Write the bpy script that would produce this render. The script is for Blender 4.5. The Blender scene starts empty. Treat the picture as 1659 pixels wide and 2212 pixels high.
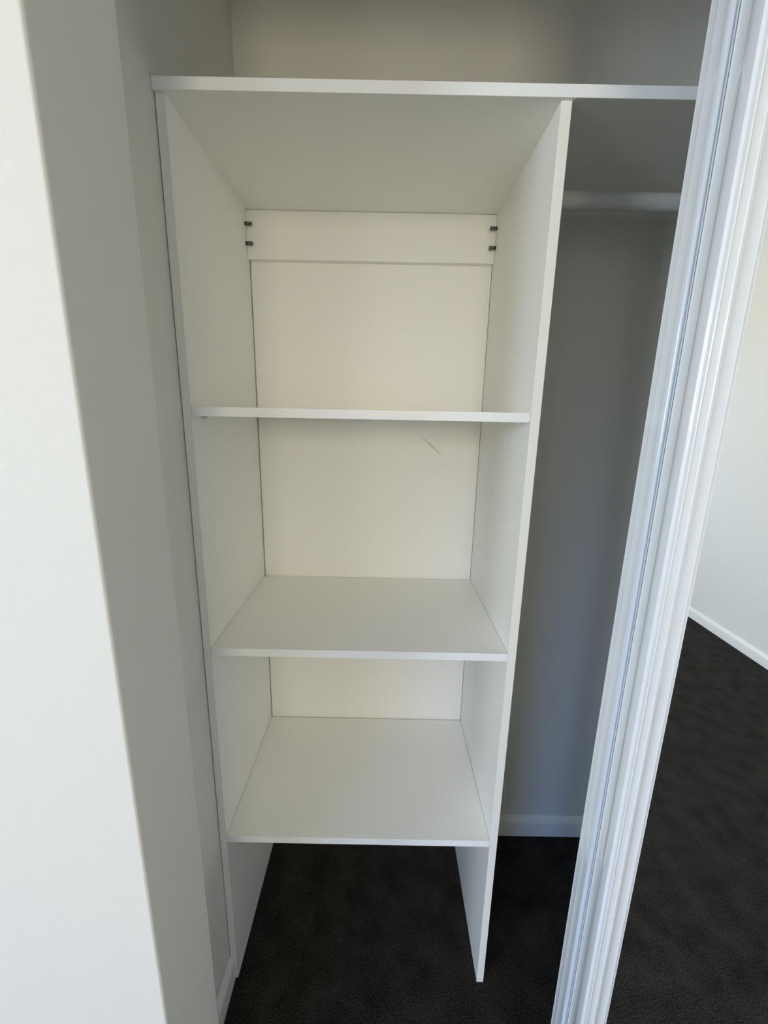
import bpy, bmesh, math
from mathutils import Vector, Matrix
C = bpy.context.scene.collection
sc = bpy.context.scene

# ---------------------------------------------------------------- camera
def make_camera():
    pos = Vector((.343, -.726, 1.323)); pi, ya, ro = [math.radians(a) for a in (-13.21, .023, 1.124)]
    F = Vector((math.sin(ya)*math.cos(pi), math.cos(ya)*math.cos(pi), math.sin(pi)))
    r = Vector((math.cos(ya), -math.sin(ya), 0)); u = r.cross(F)
    R = r*math.cos(ro) + u*math.sin(ro); U = -r*math.sin(ro) + u*math.cos(ro)
    cd = bpy.data.cameras.new('camera'); cd.sensor_fit = 'HORIZONTAL'; cd.sensor_width = 36
    cd.lens = 909.575/1659*36; cd.clip_start = .01; cd.clip_end = 100
    c = bpy.data.objects.new('camera', cd); C.objects.link(c)
    c.matrix_world = Matrix(((R.x, U.x, -F.x, pos.x), (R.y, U.y, -F.y, pos.y), (R.z, U.z, -F.z, pos.z), (0, 0, 0, 1)))
    sc.camera = c
make_camera()

# ---------------------------------------------------------------- light, exposure
WIN = dict(x0=-2.25, x1=-.72, z0=.80, z1=2.10)          # window in the bedroom's back wall
WINB = dict(x0=-.05, x1=.95, z0=1.30, z1=2.10)         # wider window in the back wall
WINL = dict(y0=-3.20, y1=-1.40, z0=1.10, z1=2.10)       # window in the bedroom's left wall
sc.view_settings.view_transform = 'Standard'; sc.view_settings.look = 'None'
sc.view_settings.gamma = 1; sc.view_settings.use_curve_mapping = False
sc.view_settings.exposure = -0.05
sc.cycles.max_bounces = 16; sc.cycles.diffuse_bounces = 12; sc.cycles.glossy_bounces = 8
sc.cycles.use_denoising = True; sc.cycles.sample_clamp_indirect = 8
w = bpy.data.worlds.new('World'); sc.world = w; w.use_nodes = True
w.node_tree.nodes['Background'].inputs[0].default_value = (0, 0, 0, 1)
def area(name, w, h, loc, rot, rgb):
    l = bpy.data.lights.new(name, 'AREA'); l.shape = 'RECTANGLE'; l.size = w; l.size_y = h
    m = max(rgb); l.energy = m; l.color = [c/m for c in rgb]
    o = bpy.data.objects.new(name, l); C.objects.link(o); o.location = loc; o.rotation_euler = [math.radians(a) for a in rot]
# daylight: a bright outdoors behind each pane and, outside the corner window, a patch of blue sky (watts as red, green, blue)
area('daylight_pane', .42, WIN['z1']-WIN['z0'], (WIN['x1']-.21, -3.80, (WIN['z0']+WIN['z1'])/2), (90, 0, 0), (8, 8, 8))
area('daylight_sky', 2.0, 1.8, (-2.7, -5.0, 3.0), (50, 0, -18), (80, 190, 460))
area('daylight_pane', WINB['x1']-WINB['x0'], WINB['z1']-WINB['z0'], ((WINB['x0']+WINB['x1'])/2, -3.80, (WINB['z0']+WINB['z1'])/2), (90, 0, 0), (43, 37, 27))
zl = (WINL['z0']+WINL['z1'])/2; yl = (WINL['y0']+WINL['y1'])/2
area('daylight_pane', .9, 1.0, (-2.55, (WINL['y0']+yl)/2, zl), (90, 0, -90), (72, 82, 88))
area('daylight_pane', .9, 1.0, (-2.55, (WINL['y1']+yl)/2, zl), (90, 0, -90), (14, 17, 23))

# ---------------------------------------------------------------- materials
def mat(name, col, rough=.5, coat=0, metal=0, bump=0, bscale=200, var=0, spec=.5):
    m = bpy.data.materials.new(name); m.use_nodes = True; t = m.node_tree; b = t.nodes['Principled BSDF']
    b.inputs['Base Color'].default_value = (*col, 1); b.inputs['Roughness'].default_value = rough
    b.inputs['Metallic'].default_value = metal; b.inputs['Coat Weight'].default_value = coat
    b.inputs['Coat Roughness'].default_value = .08; b.inputs['Specular IOR Level'].default_value = spec
    co = t.nodes.new('ShaderNodeTexCoord')
    n = t.nodes.new('ShaderNodeTexNoise'); n.inputs['Scale'].default_value = bscale; n.inputs['Detail'].default_value = 4
    t.links.new(co.outputs['Object'], n.inputs['Vector'])
    if bump:
        bp = t.nodes.new('ShaderNodeBump'); bp.inputs['Strength'].default_value = bump; bp.inputs['Distance'].default_value = .001
        t.links.new(n.outputs[0], bp.inputs['Height']); t.links.new(bp.outputs[0], b.inputs['Normal'])
    if var:
        r = t.nodes.new('ShaderNodeValToRGB'); r.color_ramp.elements[0].position = .3; r.color_ramp.elements[1].position = .7
        r.color_ramp.elements[0].color = (*[c*(1-var) for c in col], 1); r.color_ramp.elements[1].color = (*[min(1, c*(1+var)) for c in col], 1)
        t.links.new(n.outputs[0], r.inputs[0]); t.links.new(r.outputs[0], b.inputs['Base Color'])
    return m
M_wall = mat('wall_paint', (.75, .742, .70), .75, bump=.12, bscale=260, var=.01)
M_ceil = mat('ceiling_paint', (.80, .79, .76), .85, bump=.08)
M_lam = mat('white_laminate', (.89, .885, .85), .42, bump=.05, bscale=420, var=.008)
M_edge = mat('lit_edge_banding', (.91, .935, .965), .3, bump=.03, bscale=500)  # edge banding; whiter, cooler colour also carries the light falling on shelf fronts
M_trim = mat('gloss_trim_paint', (.82, .82, .80), .3, bump=.03)
M_alu = mat('white_powder_coat', (.77, .80, .845), .2, coat=.8, bump=.004, bscale=60)
M_mirror = mat('mirror_glass', (.93, .94, .93), .0, metal=1)
M_metal = mat('dark_nickel', (.17, .165, .16), .3, metal=1)
M_rod = mat('rod_powder_coat', (.62, .64, .64), .35, coat=.2)
M_cap = mat('plastic_cap', (.80, .79, .76), .4)

def carpet():
    m = bpy.data.materials.new('charcoal_carpet'); m.use_nodes = True; t = m.node_tree; b = t.nodes['Principled BSDF']
    b.inputs['Roughness'].default_value = 1; b.inputs['Specular IOR Level'].default_value = .05
    b.inputs['Sheen Weight'].default_value = .03; b.inputs['Sheen Roughness'].default_value = .6
    co = t.nodes.new('ShaderNodeTexCoord')
    n = t.nodes.new('ShaderNodeTexNoise'); n.inputs['Scale'].default_value = 330; n.inputs['Detail'].default_value = 5
    n2 = t.nodes.new('ShaderNodeTexNoise'); n2.inputs['Scale'].default_value = 14; n2.inputs['Detail'].default_value = 3
    for k in (n, n2): t.links.new(co.outputs['Object'], k.inputs['Vector'])
    ad = t.nodes.new('ShaderNodeMath'); ad.operation = 'MULTIPLY_ADD'; ad.inputs[1].default_value = .35
    t.links.new(n2.outputs[0], ad.inputs[0]); t.links.new(n.outputs[0], ad.inputs[2])
    r = t.nodes.new('ShaderNodeValToRGB'); r.color_ramp.elements[0].position = .52; r.color_ramp.elements[1].position = .84
    r.color_ramp.elements[0].color = (.004, .0038, .0036, 1); r.color_ramp.elements[1].color = (.046, .0405, .033, 1)
    t.links.new(ad.outputs[0], r.inputs[0]); t.links.new(r.outputs[0], b.inputs['Base Color'])
    bp = t.nodes.new('ShaderNodeBump'); bp.inputs['Strength'].default_value = .8; bp.inputs['Distance'].default_value = .004
    t.links.new(n.outputs[0], bp.inputs['Height']); t.links.new(bp.outputs[0], b.inputs['Normal'])
    return m
M_carpet = carpet()

def scuffed(base, marks):
    """laminate with scuff marks: (centre, half length, half width, angle in the XZ plane, darkness)"""
    m = base.copy(); m.name = 'scuffed_laminate'; t = m.node_tree; b = t.nodes['Principled BSDF']
    src = b.inputs['Base Color'].links[0].from_socket
    co = t.nodes.new('ShaderNodeTexCoord')
    for cx, cz, hl, hw, ang, dark in marks:
        mp = t.nodes.new('ShaderNodeMapping'); mp.vector_type = 'TEXTURE'
        mp.inputs['Location'].default_value = (cx, 0, cz); mp.inputs['Rotation'].default_value = (0, ang, 0)
        mp.inputs['Scale'].default_value = (hl, 1000, hw)
        t.links.new(co.outputs['Object'], mp.inputs['Vector'])
        ln = t.nodes.new('ShaderNodeVectorMath'); ln.operation = 'LENGTH'; t.links.new(mp.outputs[0], ln.inputs[0])
        n = t.nodes.new('ShaderNodeTexNoise'); n.inputs['Scale'].default_value = 400
        t.links.new(co.outputs['Object'], n.inputs['Vector'])
        mr = t.nodes.new('ShaderNodeMapRange'); mr.inputs['From Min'].default_value = .1; mr.inputs['From Max'].default_value = 1
        mr.inputs['To Min'].default_value = dark; mr.inputs['To Max'].default_value = 0
        t.links.new(ln.outputs['Value'], mr.inputs['Value'])
        mu = t.nodes.new('ShaderNodeMath'); mu.operation = 'MULTIPLY'
        mr2 = t.nodes.new('ShaderNodeMapRange'); mr2.inputs['From Min'].default_value = .35; mr2.inputs['From Max'].default_value = .6
        mr2.inputs['To Min'].default_value = .45
        t.links.new(n.outputs[0], mr2.inputs['Value'])
        t.links.new(mr.outputs[0], mu.inputs[0]); t.links.new(mr2.outputs[0], mu.inputs[1])
        mx = t.nodes.new('ShaderNodeMix'); mx.data_type = 'RGBA'
        t.links.new(mu.outputs[0], mx.inputs['Factor']); t.links.new(src, mx.inputs['A'])
        mx.inputs['B'].default_value = (.16, .15, .15, 1); src = mx.outputs['Result']
        t.links.new(src, b.inputs['Base Color'])
    return m

# ---------------------------------------------------------------- mesh helpers
def obj(name, bm, m, parent=None, bevel=0, seg=2, smooth=False, edge=None):
    me = bpy.data.meshes.new(name); bmesh.ops.recalc_face_normals(bm, faces=bm.faces); bm.to_mesh(me); bm.free()
    me.materials.append(m)
    if edge:                                            # edge banding on room-facing faces, with their brighter light put into its colour
        me.materials.append(edge)
        for p in me.polygons:
            if p.normal.y < -.9: p.material_index = 1
    o = bpy.data.objects.new(name, me); C.objects.link(o)
    if parent: o.parent = parent; o.matrix_parent_inverse = Matrix.Translation(-parent.location)
    if smooth or bevel:
        for p in me.polygons: p.use_smooth = True
        if not bevel:
            me.set_sharp_from_angle(angle=math.radians(40))
    if bevel:
        b = o.modifiers.new('bevel', 'BEVEL'); b.width = bevel; b.segments = seg; b.limit_method = 'ANGLE'; b.harden_normals = True
    return o
def add_box(bm, x0, x1, y0, y1, z0, z1):
    v = [bm.verts.new(p) for p in ((x0,y0,z0),(x1,y0,z0),(x1,y1,z0),(x0,y1,z0),(x0,y0,z1),(x1,y0,z1),(x1,y1,z1),(x0,y1,z1))]
    for f in ((0,3,2,1),(4,5,6,7),(0,1,5,4),(1,2,6,5),(2,3,7,6),(3,0,4,7)): bm.faces.new([v[i] for i in f])
def box(*a):
    bm = bmesh.new(); add_box(bm, *a); return bm
def prism(pts, d, frame):
    """extrude a 2D outline a distance d; frame maps (u, v, w) to a world point"""
    bm = bmesh.new()
    a = [bm.verts.new(frame(u, v, 0)) for u, v in pts]; b = [bm.verts.new(frame(u, v, d)) for u, v in pts]
    n = len(pts)
    for i in range(n): bm.faces.new((a[i], a[(i+1) % n], b[(i+1) % n], b[i]))
    bm.faces.new(a); bm.faces.new(b[::-1]); return bm
def lathe(prof, origin, axis, n=24):
    """revolve (distance along axis, radius) about axis"""
    bm = bmesh.new(); ax = Vector(axis).normalized(); s = ax.orthogonal().normalized(); q = ax.cross(s); o = Vector(origin); rings = []
    for h, r in prof:
        rings.append([bm.verts.new(o + ax*h + (s*math.cos(2*math.pi*k/n) + q*math.sin(2*math.pi*k/n))*max(r, 1e-5)) for k in range(n)])
    for a, b in zip(rings, rings[1:]):
        for k in range(n): bm.faces.new((a[k], a[(k+1) % n], b[(k+1) % n], b[k]))
    bm.faces.new(rings[0][::-1]); bm.faces.new(rings[-1]); return bm
def tag(o, label, cat=None, group=None, kind=None):
    if label: o['label'] = label
    if cat: o['category'] = cat
    if group: o['group'] = group
    if kind: o['kind'] = kind
    return o
def empty(name, loc, label, cat, group=None, kind=None):
    o = bpy.data.objects.new(name, None); C.objects.link(o); o.location = loc; o.empty_display_size = .1
    return tag(o, label, cat, group, kind)
def struct(name, bm, m, label, cat, **k): return tag(obj(name, bm, m, **k), label, cat, kind='structure')

# ---------------------------------------------------------------- dimensions (metres)
W = .603; T = .016; ZT = 1.766; ZA = 1.328; ZB = .877; ZC = .424      # shelving unit
DB = .373; DR = .357; YW = .378                                       # back board face, rail face, closet back wall
YF = -.341; YR = -.209; XR = .07                                      # bedroom wall face, its closet side, nib edge
OX1 = 1.72; OZ = 2.12                                                 # opening right edge and head
RX0, RX1, RY = -2.45, 2.469, -3.70; H = 2.45; CX1 = 1.80              # room box, closet right wall

# ---------------------------------------------------------------- structure
bm = box(RX0-.1, RX1+.1, RY-.1, YW+.1, -.1, 0); struct('floor', bm, M_carpet, 'dark charcoal carpet covering the bedroom and wardrobe floor', 'carpet')
struct('ceiling', box(RX0-.1, RX1+.1, RY-.1, YW+.1, H, H+.1), M_ceil, 'white ceiling over bedroom and wardrobe', 'ceiling')
pts = [(RX0,0),(XR,0),(XR,OZ),(OX1,OZ),(OX1,0),(RX1,0),(RX1,H),(RX0,H)]
struct('wall_front', prism(pts, YR-YF, lambda u, v, w: (u, YF+w, v)), M_wall, 'bright off-white bedroom wall with grey-shaded reveal framing the wardrobe opening', 'wall', bevel=.0035, seg=3)
struct('wall_left', box(-.1, 0, YR, YW+.1, 0, H), M_wall, 'off-white plaster side wall inside wardrobe, left of the shelving', 'wall')
struct('wall_back', box(0, CX1, YW, YW+.1, 0, H), M_wall, 'off-white plaster wall at the back of the wardrobe', 'wall')
struct('wall_right', box(CX1, CX1+.1, YR, YW+.1, 0, H), M_wall, 'off-white plaster wall at the right end of the wardrobe', 'wall')
struct('wall_bedroom_right', box(RX1, RX1+.1, RY-.1, YF, 0, H), M_wall, 'white bedroom wall seen in the mirror above dark carpet', 'wall')
bm = bmesh.new()
add_box(bm, RX0-.12, RX0, RY-.1, WINL['y0'], 0, H); add_box(bm, RX0-.12, RX0, WINL['y1'], YF, 0, H)
add_box(bm, RX0-.12, RX0, WINL['y0'], WINL['y1'], 0, WINL['z0']); add_box(bm, RX0-.12, RX0, WINL['y0'], WINL['y1'], WINL['z1'], H)
struct('wall_bedroom_left', bm, M_wall, 'white bedroom wall with a wide window, on the left', 'wall')
bm = bmesh.new()
add_box(bm, RX0, WIN['x0'], RY-.12, RY, 0, H); add_box(bm, WIN['x1'], WINB['x0'], RY-.12, RY, 0, H); add_box(bm, WINB['x1'], RX1, RY-.12, RY, 0, H)
add_box(bm, WINB['x0'], WINB['x1'], RY-.12, RY, 0, WINB['z0']); add_box(bm, WINB['x0'], WINB['x1'], RY-.12, RY, WINB['z1'], H)
add_box(bm, WIN['x0'], WIN['x1'], RY-.12, RY, 0, WIN['z0']); add_box(bm, WIN['x0'], WIN['x1'], RY-.12, RY, WIN['z1'], H)
struct('wall_bedroom_back', bm, M_wall, 'white bedroom wall with the window, behind the viewer', 'wall')
# window frames
def window(name, place, u0, u1, z0, z1, label):
    """place maps (u along the wall, depth into the wall, z) to a box"""
    wf = empty(name, place((u0+u1)/2, .06, z0), label, 'window', kind='structure'); fw = .045
    def bx(bm, a, b, d0, d1, c, d):
        p, q = place(a, d0, c), place(b, d1, d)
        add_box(bm, min(p[0], q[0]), max(p[0], q[0]), min(p[1], q[1]), max(p[1], q[1]), c, d)
    bm = bmesh.new()
    bx(bm, u0, u0+fw, .04, .09, z0, z1); bx(bm, u1-fw, u1, .04, .09, z0, z1)
    bx(bm, u0+fw, u1-fw, .04, .09, z0, z0+fw); bx(bm, u0+fw, u1-fw, .04, .09, z1-fw, z1)
    obj('window_frame', bm, M_alu, wf)
    bm = bmesh.new(); bx(bm, (u0+u1)/2-.02, (u0+u1)/2+.02, .045, .085, z0+fw, z1-fw); obj('mullion', bm, M_alu, wf)
window('window_1', lambda u, d, z: (u, RY-d, z), WIN['x0'], WIN['x1'], WIN['z0'], WIN['z1'], 'white-framed window in the bedroom back wall')
window('window_3', lambda u, d, z: (u, RY-d, z), WINB['x0'], WINB['x1'], WINB['z0'], WINB['z1'], 'white-framed window in the middle of the bedroom back wall')
window('window_2', lambda u, d, z: (RX0-d, u, z), WINL['y0'], WINL['y1'], WINL['z0'], WINL['z1'], 'wide white-framed window in the bedroom left wall')

# baseboards: outline (distance from wall, height)
BP = [(0,0),(.016,0),(.016,.050),(.0150,.0535),(.0125,.0565),(.0045,.0635),(.002,.0665),(0,.067)]
def baseboard(name, p0, p1, nrm, label, k=1):
    p0, p1, nrm = Vector(p0), Vector(p1), Vector(nrm); d = (p1-p0); L = d.length; d.normalize()
    return struct(name, prism(BP, L, lambda u, v, w: p0 + nrm*u*k + d*w + Vector((0,0,v))), M_trim, label, 'baseboard', smooth=True)
baseboard('baseboard_left', (0,YR,0), (0,-.0002,0), (1,0,0), 'short painted baseboard ending at the foot of the left side panel', .66)
baseboard('baseboard_back', (W+.0005,YW,0), (CX1,YW,0), (0,-1,0), 'painted baseboard along the wardrobe back wall, right of the shelving')
baseboard('baseboard_right', (CX1,YR,0), (CX1,YW-.016,0), (-1,0,0), 'painted baseboard on the right end wall of the wardrobe')
baseboard('baseboard_bedroom_right', (RX1,RY,0), (RX1,YF-.016,0), (-1,0,0), 'white baseboard seen in the mirror where wall meets carpet')
baseboard('baseboard_bedroom_left', (RX0,RY,0), (RX0,YF-.016,0), (1,0,0), 'white baseboard on the left bedroom wall')
baseboard('baseboard_bedroom_back', (RX0+.016,RY,0), (RX1-.016,RY,0), (0,1,0), 'white baseboard along the bedroom back wall')
baseboard('baseboard_front', (RX0,YF,0), (XR-.004,YF,0), (0,-1,0), 'white baseboard on the bedroom wall left of the wardrobe opening')

# ---------------------------------------------------------------- shelving unit
unit = empty('shelving_unit', (W/2, .185, 0), 'tall white laminate shelving unit with three shelves, open at the bottom', 'shelving')
PX = .0016
def panel(x0, x1):
    bm = box(x0, x1, 0, DB-.001, 0, ZT); return obj('side_panel', bm, M_lam, unit, bevel=.0006)
panel(PX, T); panel(W-T, W)
for z in (ZA, ZB, ZC):
    y1 = DB-.0035
    obj('shelf', box(T+.0006, W-T-.0006, .0004, y1, z-T, z), M_lam, unit, bevel=.0006, edge=M_edge)
XO = W/2; YO = .185
SC = scuffed(M_lam, [(.4636, 1.242, .045, .0046, math.radians(41.5), .5), (.4982, 1.590, .0018, .0018, 0, .5)])
obj('back_panel', box(T+.0024, W-T-.0008, DB, DB+.004, ZC-T, ZT-.02), SC, unit)
obj('top_rail', box(T+.0003, W-T-.0003, DR, DB-.0004, ZT-.101, ZT-.0006), M_lam, unit, bevel=.0006)
# connector bolts sticking out of the side panels in front of the rail
for s, z in ((1, 1.7348), (1, 1.695), (-1, 1.7348), (-1, 1.695)):
    x = T if s > 0 else W-T
    pr = [(-.001,.0036),(0,.0040),(.0012,.0040),(.0014,.0032),(.0024,.0040),(.0034,.0031),(.0044,.0040),(.0054,.0031),(.0064,.0041),(.0084,.0042),(.0094,.0036),(.0098,.0026),(.0106,.0026),(.0112,.0036),(.0126,.0044),(.0142,.0042),(.0154,.0030),(.0160,.0010)]
    b = obj('connector_bolt', lathe(pr, (x, DR-.0075, z), (s, 0, 0)), M_metal, unit, smooth=True); b['label'] = 'small dark metal connector bolt'
# support pins under the adjustable shelf
for s in (1, -1):
    for y in (.045, .325):
        x = T if s > 0 else W-T
        obj('shelf_pin', lathe([(-.001,.0025),(0,.0028),(.008,.0028),(.009,.002)], (x, y, ZA-T-.0029), (s, 0, 0), 16), M_cap, unit, smooth=True)
# round screw cover cap on left panel
obj('screw_cap', lathe([(-.0005,.0068),(.0005,.0068),(.0010,.0060),(.0012,.004)], (T, .093, 1.2888), (1, 0, 0), 28), M_lam, unit, smooth=True)
obj('screw_cap', lathe([(-.0005,.0062),(.0002,.0062),(.0005,.005)], (.505, DR, 1.709), (0, -1, 0), 28), M_lam, unit, smooth=True)

# ---------------------------------------------------------------- top shelf and hanging rod
sh = obj('wardrobe_shelf', box(.0004, CX1-.0004, -.006, YW-.0004, ZT, ZT+.0162), M_lam, bevel=.0006, edge=M_edge)
tag(sh, 'long white laminate shelf spanning the wardrobe on top of the shelving unit', 'shelf')
YH = .200; ZH = 1.7275
rod = empty('hanging_rod', (W, YH, ZH), 'grey-shadowed clothes rod under the long shelf, right of the shelving unit', 'clothes rod')
ov = [(.014*math.cos(a), .0155*math.sin(a)) for a in [2*math.pi*k/32 for k in range(32)]]
obj('rod', prism(ov, CX1-W-.004, lambda u, v, w: (W+.002+w, YH+u, ZH+v)), M_rod, rod, smooth=True)
for x, s in ((W, 1), (CX1, -1)):
    ov2 = [(.0160*math.cos(a), .0180*math.sin(a)) for a in [2*math.pi*k/32 for k in range(32)]]
    obj('rod_socket', prism(ov2, .006, lambda u, v, w: (x+s*w, YH+u, ZH+v)), M_rod, rod, smooth=True)

# ---------------------------------------------------------------- sliding mirror doors
def bead(x0, y0, x1, y1, h, n=8):
    """points of a shallow arc from p0 to p1 bulging h to the right-hand side of the run"""
    dx, dy = x1-x0, y1-y0; L = math.hypot(dx, dy); nx, ny = dy/L, -dx/L; r = []
    for k in range(n+1):
        s = k/n; b = 4*h*s*(1-s); r.append((x0+dx*s+nx*b, y0+dy*s+ny*b))
    return r
# stile section in metres: x from the outer side inwards, y towards the closet (0 = room face)
def stile_section(front):
    p = []
    # outer side (x = 0), from the closet side towards the room; a negative bulge swells outwards
    if front:
        p += bead(.0008, .034, .0002, .0325, -.0002, 3)
        p += bead(.0006, .0320, .0004, .0185, -.0009, 8)      # shallow bead
        p += bead(.0000, .0180, .0000, .0040, 0, 2)           # flat
    else:
        p += bead(.0010, .034, .0000, .0320, -.0002, 3)
        p += bead(.0003, .0315, .0003, .0230, .0002, 3)       # flat strip
        p += bead(.0000, .0222, -.0002, .0050, -.0009, 10)    # rounded bead
    p += bead(.0001, .0036, .0034, .0004, -.0009, 6)          # front corner
    # room face (y = 0)
    p += bead(.0040, .0003, .0066, .0001, -.0005, 6)          # narrow ridge
    p += bead(.0072, .0007, .0142, .0007, -.0004, 5)
    p += bead(.0146, .0010, .0182, .0010, .0009, 7)           # groove
    p += bead(.0186, .0008, .0330, .0020, -.0014, 12)         # broad rounded bead
    p += bead(.0334, .0022, .0370, .0030, -.0003, 4)
    p += [(.0370, .0065), (.0300, .0065), (.0300, .034)]
    return p
def sliding_door(name, x0, x1, yf, label):
    d = empty(name, ((x0+x1)/2, yf+.017, 0), label, 'door', kind='structure')
    z0, z1 = .018, 2.095
    S = stile_section(name == 'door_1')
    obj('stile', prism(S, z1-z0, lambda u, v, w: (x0+u, yf+v, z0+w)), M_alu, d, smooth=True)
    obj('stile', prism(S, z1-z0, lambda u, v, w: (x1-u, yf+v, z0+w)), M_alu, d, smooth=True)
    obj('rail', box(x0+.031, x1-.031, yf+.001, yf+.032, z0, z0+.05), M_alu, d, bevel=.002)
    obj('rail', box(x0+.031, x1-.031, yf+.001, yf+.032, z1-.045, z1), M_alu, d, bevel=.002)
    obj('mirror', box(x0+.0302, x1-.0302, yf+.0068, yf+.0118, z0+.05, z1-.045), M_mirror, d)
    obj('backing_board', box(x0+.0302, x1-.0302, yf+.0122, yf+.0155, z0+.05, z1-.045), M_lam, d)
    return d
sliding_door('door_1', .645, 1.716, -.300, 'mirrored sliding wardrobe door with glossy white fluted stile, nearer of the two')
sliding_door('door_2', .649, 1.7165, -.250, 'second sliding door behind the mirrored one, only its glossy white edge visible')
struct('trim_1', box(XR+.001, OX1-.001, -.308, -.206, 0, .012), M_alu, 'white floor track under the sliding doors', 'door track', bevel=.001)
bm = bmesh.new(); add_box(bm, XR+.001, OX1-.001, -.310, -.304, 2.07, OZ); add_box(bm, XR+.001, OX1-.001, -.310, -.206, 2.105, OZ)
struct('trim_2', bm, M_alu, 'white overhead track of the sliding doors', 'door track')
